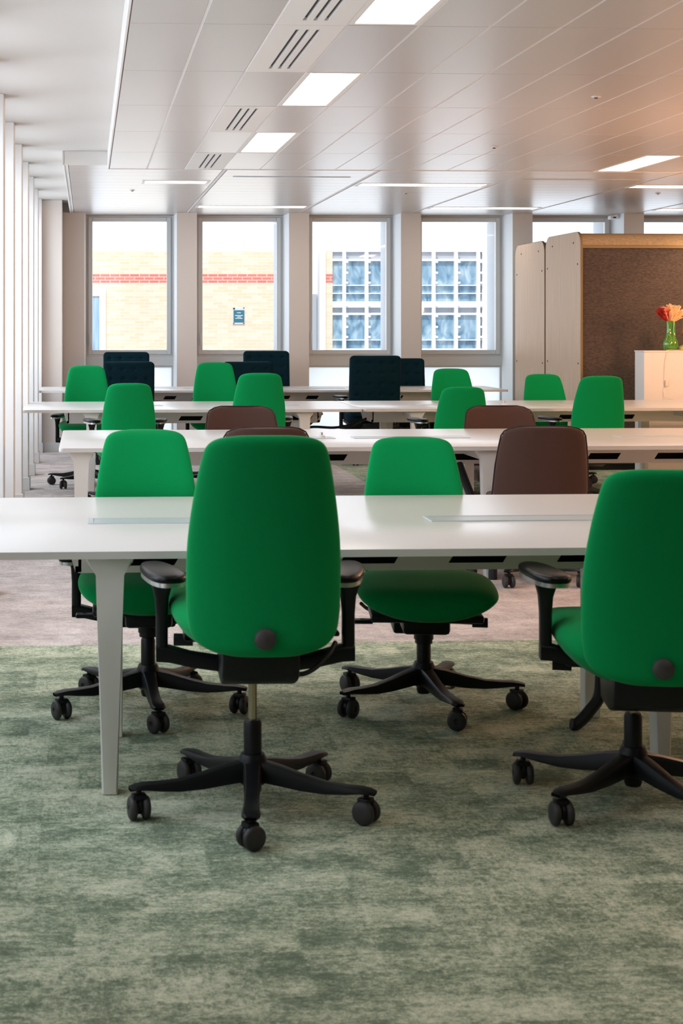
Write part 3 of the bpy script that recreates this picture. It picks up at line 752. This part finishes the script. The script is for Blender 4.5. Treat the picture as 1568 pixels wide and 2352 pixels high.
# navy tufted chairs
def make_navy(loc, rz, lift, label):
    t = thing('tufted_office_chair', loc, label, 'chair', 'navy tufted office chairs', rz)
    bm = B(); nx, nz = 44, 52; Wd, Hh = .505, .60; thk = .075
    tx = [-.175, -.058, .058, .175]; tz = [.10, .21, .32, .43, .53]
    def surf(i, j, side):
        u = -1+2*i/nx; v = j/nz
        x = u*Wd/2; z = v*Hh
        r = .045; dx = max(0, abs(x)-(Wd/2-r)); dz = max(0, z-(Hh-r)); dz2 = max(0, r-z)
        d = math.hypot(dx, max(dz, dz2))
        if d > r:
            f = r/d; x = math.copysign(Wd/2-r+dx*f, x)
            if dz > 0: z = Hh-r+dz*f
            elif dz2 > 0: z = r-dz2*f
        edge = min(Wd/2-abs(x), z, Hh-z); ed = min(1, max(0, edge)/.03)
        bulge = thk/2*(.55+.45*math.sqrt(1-(1-ed)**2))
        for a in tx:
            for b_ in tz:
                q = math.hypot(x-a, z-b_); bulge -= .014*math.exp(-(q/.016)**2)
        bulge -= 0.003*sum(math.exp(-((z-b_)/.008)**2) for b_ in tz)
        cy = -.36-.075*(z/Hh)
        return Vector((x, cy+side*bulge+.015*(x/.25)**2, .50+z))
    for side in (-1, 1):
        g = [[bm.verts.new(surf(i, j, side)) for i in range(nx+1)] for j in range(nz+1)]
        for j in range(nz):
            for i in range(nx): bm.faces.new((g[j][i], g[j][i+1], g[j+1][i+1], g[j+1][i]))
        if side == -1: g0 = g
    def rim(g): return g[0][:]+[g[j][nx] for j in range(1, nz+1)]+g[nz][:nx][::-1]+[g[j][0] for j in range(nz-1, 0, -1)]
    ra, rb = rim(g0), rim(g)
    for i in range(len(ra)):
        j = (i+1) % len(ra)
        try: bm.faces.new((ra[i], ra[j], rb[j], rb[i]))
        except ValueError: pass
    obj('backrest', bm, M['navy'], t, True)
    rings = []
    for z, f in ((.43, .88), (.445, .97), (.48, 1), (.515, 1), (.53, .96), (.536, .85)): rings.append([Vector((a*f, b_*f-.04, z)) for a, b_ in rrect(.26, .27, .07, 5)])
    subsurf(obj('seat', loft(B(), rings), M['navy'], t), 1)
    rings = []
    for z, f in ((.37, .55), (.385, .75), (.41, .9), (.43, .94)): rings.append([Vector((a*f, b_*f-.04, z)) for a, b_ in rrect(.25, .26, .08, 5)])
    b1 = loft(B(), rings); sh = shade_auto(obj('seat_shell', b1, M['black'], t), 50)
    for x in (-.05, .05):
        q = B(); tube(q, [(x+.014*math.cos(a), -.285, .40+.014*math.sin(a)) for a in [2*math.pi*k/12 for k in range(13)]], .003, 6); obj('ring', q, M['silver'], sh)
    for s in (-1, 1): arm(t, s, .69, .36, .285, -.08)
    mechanism(t); put_base(t, .4, .36); set_lift(t, lift); return t
NG = 'navy tufted office chairs'
n0 = make_navy((2.79, 15.90-.0, 0), R(0), .0, 'navy tufted chair at centre, the tallest and most fully seen of the navy chairs')
def ncoord(px, Z): x, y = W(px, Z); return x, y
for (px, Z, off, rz, lf, lab) in ((862, 15.45, .43, 0, -.005, None), (296, 15.45, .43, 0, -.065, 'navy tufted chair on the left, front one of the left pair'), (570, 15.45, .43, 0, -.065, 'navy chair mostly hidden behind two green chairs, left of centre'),
        (290, 17.26, -.42, 180, -.0, 'navy chair on the left by the window, rear one of the left pair'), (611, 17.26, -.42, 180, .012, 'tall navy chair behind the farthest desk, below the pillar beside the second window'), (921, 17.26, -.42, 180, -.07, 'navy chair behind the farthest desk, peeking out right of the central navy chair')):
    x, y = W(px, Z)
    if lab is None: n0.location = (x, y+off, 0); set_lift(n0, lf)
    else: dup(n0, (x, y+off, 0), R(rz), lf, random.uniform(0, 1.2), lab, NG)

# ------------------------------------------------------------------ booths
def booth(x0, x1, y0, y1, H, label, front_felt=True):
    t = thing('acoustic_booth', (x0, y0, 0), label, 'booth', 'acoustic booths')
    D = y1-y0; Wd = x1-x0; r = .13
    def prof(rad, d=0):
        pts = [(d, 0.02), (d, H-rad)]
        pts += [(rad-(rad-d)*math.cos(a), H-rad+(rad-d)*math.sin(a)) for a in [math.pi/2*k/8 for k in range(1, 9)]]
        pts += [(D-rad+(rad-d)*math.sin(a), H-rad+(rad-d)*math.cos(a)) for a in [math.pi/2*k/8 for k in range(0, 9)]]
        pts += [(D-d, 0.02)]; return pts
    b1 = B(); prism(b1, prof(r), 'x', 0, .02); sp = shade_auto(obj('side_panel', b1, M['wood'], t), 30)
    b1 = B(); prism(b1, prof(r), 'x', Wd-.02, Wd); shade_auto(obj('side_panel', b1, M['wood'], t), 30)
    # thin ply edge, just proud of the panel at the front
    b1 = B(); po = prof(r, -.003); pi_ = prof(r, .006)
    loft(b1, [[Vector((.001, *p)) for p in po], [Vector((.022, *p)) for p in po], [Vector((.022, *p)) for p in pi_], [Vector((.001, *p)) for p in pi_]], cap=False, closed=False)
    obj('edge_band', b1, M['ply'], t)
    for (yy, zz) in ((.09, H-.31), (.22, H-.10), (D-.24, H-.10), (D-.07, H-.32), (.07, H-1.27), (D-.07, H-1.27), (.07, .2), (D-.07, .2)):
        q = B(); lathe(q, [(.009, 0), (.009, .003), (.004, .004)], 12)
        for v in q.verts: v.co = Vector((-v.co.z, yy+v.co.x, zz+v.co.y))
        obj('bolt', q, M['slot'], sp)
    # felt roll over the top, warm light put into its paler colour
    pr = prof(r, .012); pin = prof(r, .05)
    roll = pr[1:-1]; rin = pin[1:-1]
    b1 = B(); ringa = roll+rin[::-1]
    loft(b1, [[Vector((.02, *p)) for p in ringa], [Vector((Wd-.02, *p)) for p in ringa]]); shade_auto(obj('felt_roof', b1, M['felt_lit'], t), 50)
    obj('rail', box(B(), .02, Wd-.02, -.002, .03, H-r-.03, H-r-.002, .003), M['ply'], t)
    obj('felt_wall', box(B(), .02, Wd-.02, .012, .05, .06, H-r-.03), M['felt'], t)
    obj('plinth', box(B(), .02, Wd-.02, .03, D-.03, 0, .06), M['slot'], t)
    obj('rear_wall', box(B(), .02, Wd-.02, D-.05, D-.012, .06, H-r), M['felt'], t)
    return t
booth(4.722, 7.4, 14.80, 15.95, 2.295, 'nearer acoustic booth, pale wood side and brown felt front, rolled felt top coloured as warmly lit')
booth(4.722, 7.4, 15.99, 17.1, 2.27, 'farther acoustic booth behind the first, only its pale wood side showing')
lamp('booth_fill_spot', 'SPOT', (6.1, 14.1, 2.62), (R(22), 0, R(0)), 85, (1, .70, .44), .12, spot=110)  # added warm spot without a fitting, brightens the booth's felt roof

# cabinet with vase and lamp
cb = thing('cabinet', (5.037, 13.95, 0), 'tall white cabinet at the right edge behind the third desk row', 'cabinet')
obj('body', box(B(), 0, 1.6, 0, .24, .0, 1.15, .003), M['cab'], cb)
obj('top_board', box(B(), -.004, 1.604, -.006, .245, 1.15, 1.162, .002), M['cab'], cb)
CT = 1.162
vx, vy = W(1537, 14.36)
va = thing('vase', (vx, vy, CT), 'glossy green twin-necked ceramic vase on the white cabinet', 'vase')
b1 = B(); pf = [(.030, 0), (.046, .006), (.058, .03), (.062, .058), (.056, .09), (.042, .118), (.032, .145), (.028, .17), (.028, .22), (.032, .272), (.028, .272), (.024, .22), (.024, .17)]
lathe(b1, pf, 32); shade_auto(obj('body', b1, M['vase'], va), 60)
b1 = B(); lathe(b1, [(.012, .004), (.034, .02), (.040, .055), (.034, .09), (.020, .12), (.014, .16), (.012, .26), (.009, .26)], 24, (.034, -.022, 0)); shade_auto(obj('side_neck', b1, M['vase'], va), 60)
fl = thing('dried_flowers', (vx, vy, CT+.24), 'bunch of dried cream, pink and red pampas flowers standing in the green vase', 'flowers')
def plume(n, dirs, m, nm, L_=.2, spread=.03):
    b1 = B()
    for _ in range(n):
        d = Vector(random.choice(dirs)); d = (d+Vector((random.gauss(0, .14), random.gauss(0, .14), random.gauss(0, .08)))).normalized()
        l = L_*random.uniform(.55, 1.0); c = d*l; cur = Vector((random.uniform(-.3, .3), random.uniform(-.3, .3), -.15))
        pts = [c*q+cur*(q**3)*.12*l*3 for q in (0, .35, .65, .85, 1)]
        tube(b1, pts, [.0015, .004, .006, .004, .001], 5)
        for _k in range(5):
            p = pts[random.choice((2, 3))]; dd = (d+Vector((random.gauss(0, .5), random.gauss(0, .5), random.gauss(0, .3)))).normalized()
            tube(b1, [p, p+dd*.025, p+dd*.04+Vector((0, 0, -.004))], [.002, .0025, .0006], 4)
    tag(obj(nm, b1, m, fl), kind='stuff')
plume(110, [(.25, 0, 1), (.5, .1, 1), (.35, -.2, .9), (.75, 0, .8), (0, 0, 1)], M['pampas'], 'cream_plumes')
plume(45, [(-.22, 0, 1), (-.1, .1, 1), (-.35, 0, 1)], M['pink'], 'pink_plumes', .19)
plume(50, [(-.62, 0, 1), (-.5, -.1, .8), (-.7, .1, 1.0)], M['red'], 'red_plumes', .19)
lx, ly = W(1585, 14.37)
tl = thing('table_lamp', (lx, ly, CT), 'orange-shaded table lamp on the cabinet, cut by the right edge', 'lamp')
shade_auto(obj('base', lathe(B(), [(.105, 0), (.115, .012), (.112, .032), (.085, .045), (.065, .055), (.045, .06)], 36), M['cream'], tl), 50)
shade_auto(obj('stem', lathe(B(), [(.044, .058), (.044, .10), (.02, .105), (.012, .12), (.012, .22)], 24), M['flap'], tl), 50)
shade_auto(obj('lamp_shade', lathe(B(), [(.072, .165), (.070, .20), (.062, .25), (.045, .285), (.02, .30), (.018, .297), (.042, .282), (.058, .25), (.066, .20), (.068, .165)], 36), M['shade'], tl), 60)
lamp('table_lamp_bulb', 'POINT', (lx, ly, CT+.20), (0, 0, 0), 4, (1, .6, .3), .03)
yc = 13.95-.012
b1 = B(); tube(b1, smooth_path([(lx-.1, ly-.03, CT+.004), (5.27, 14.0, CT+.004), (5.245, yc, CT-.02), (5.225, yc, 1.03), (5.22, yc, .88)], 6), .0025, 6)
cd = tag(obj('lamp_cord', b1, M['cord']), 'thin pale lamp cord hanging down the front of the white cabinet', 'cord')
obj('inline_switch', box(B(), 5.225, 5.255, yc-.016, yc+.006, .84, .90, .006), M['cord'], cd)
obj('lower_cord', tube(B(), smooth_path([(5.235, yc, .84), (5.21, yc, .80), (5.22, yc-.03, .742), (5.17, 13.6, .735)], 6), .0025, 6), M['cord'], cd)

# small things
def socket(x, y, z, lab):
    t = thing('desk_socket', (x, y, z), lab, 'socket', 'small sockets on the desks')
    shade_auto(obj('body', lathe(B(), [(.022, 0), (.022, .012), (.012, .016)], 16), M['deskleg'], t)); shade_auto(obj('knob', lathe(B(), [(.009, .014), (.009, .03), (.004, .033)], 12), M['silver'], t))
x, y = W(738, 9.25); socket(x, y, .73, 'small grey socket on the second desk beside the foreground chair')
x, y = W(1158, 13.1); socket(x, y, .73, 'tiny socket on the third desk row near the wooden booth')
b1 = B(); x0, y0 = W(735, 13.1); tube(b1, smooth_path([(x0+.02, y0, .66), (x0-.05, y0, .60), (x0-.18, y0-.05, .50), (x0-.28, y0-.1, .45)]), .011, 8)
tube(b1, smooth_path([(x0-.18, y0-.05, .50), (x0-.08, y0-.03, .545), (x0+.12, y0-.03, .54), (x0+.28, y0-.02, .57), (x0+.42, y0-.02, .63)]), .011, 8)
tag(obj('power_cable', b1, M['cable']), 'thick dark cable hanging between the two units of the third desk row', 'cable')
b1 = B(); x0, y0 = W(1378, 5.4); x1_, y1_ = W(1325, 5.4)
tube(b1, smooth_path([(x0+.01, y0+.02, .62), (x0, y0, .35), (x0, y0, .14), (x0-.035, y0, .07), (x1_, y1_, .022), (x1_-.02, y1_, .02)]), .021, 10)
tag(obj('cable_sleeve', b1, M['cable']), 'black cable sleeve reaching the floor left of the right foreground chair', 'cable sleeve')
x, y = W(1129, 8.62)
b1 = B(); tube(b1, smooth_path([(x-.1, y+.35, .60), (x-.06, y+.2, .42), (x, y, .22), (x, y-.02, .03), (x, y-.02, .0)]), .024, 10)
tag(obj('cable_sleeve', b1, M['cable']), 'short black sleeve on the beige carpet, seen under the nearest desk at centre right', 'cable sleeve')
x, y = W(1409, 17.98)
t = thing('wall_detector', (x, y, 2.63), 'small white detector at the head of the window above the booth', 'detector')
obj('body', box(B(), -.05, .05, -.03, .06, -.02, .02, .006), M['white'], t); obj('lens', box(B(), -.015, .015, -.034, -.03, -.01, .006), M['knob'], t)
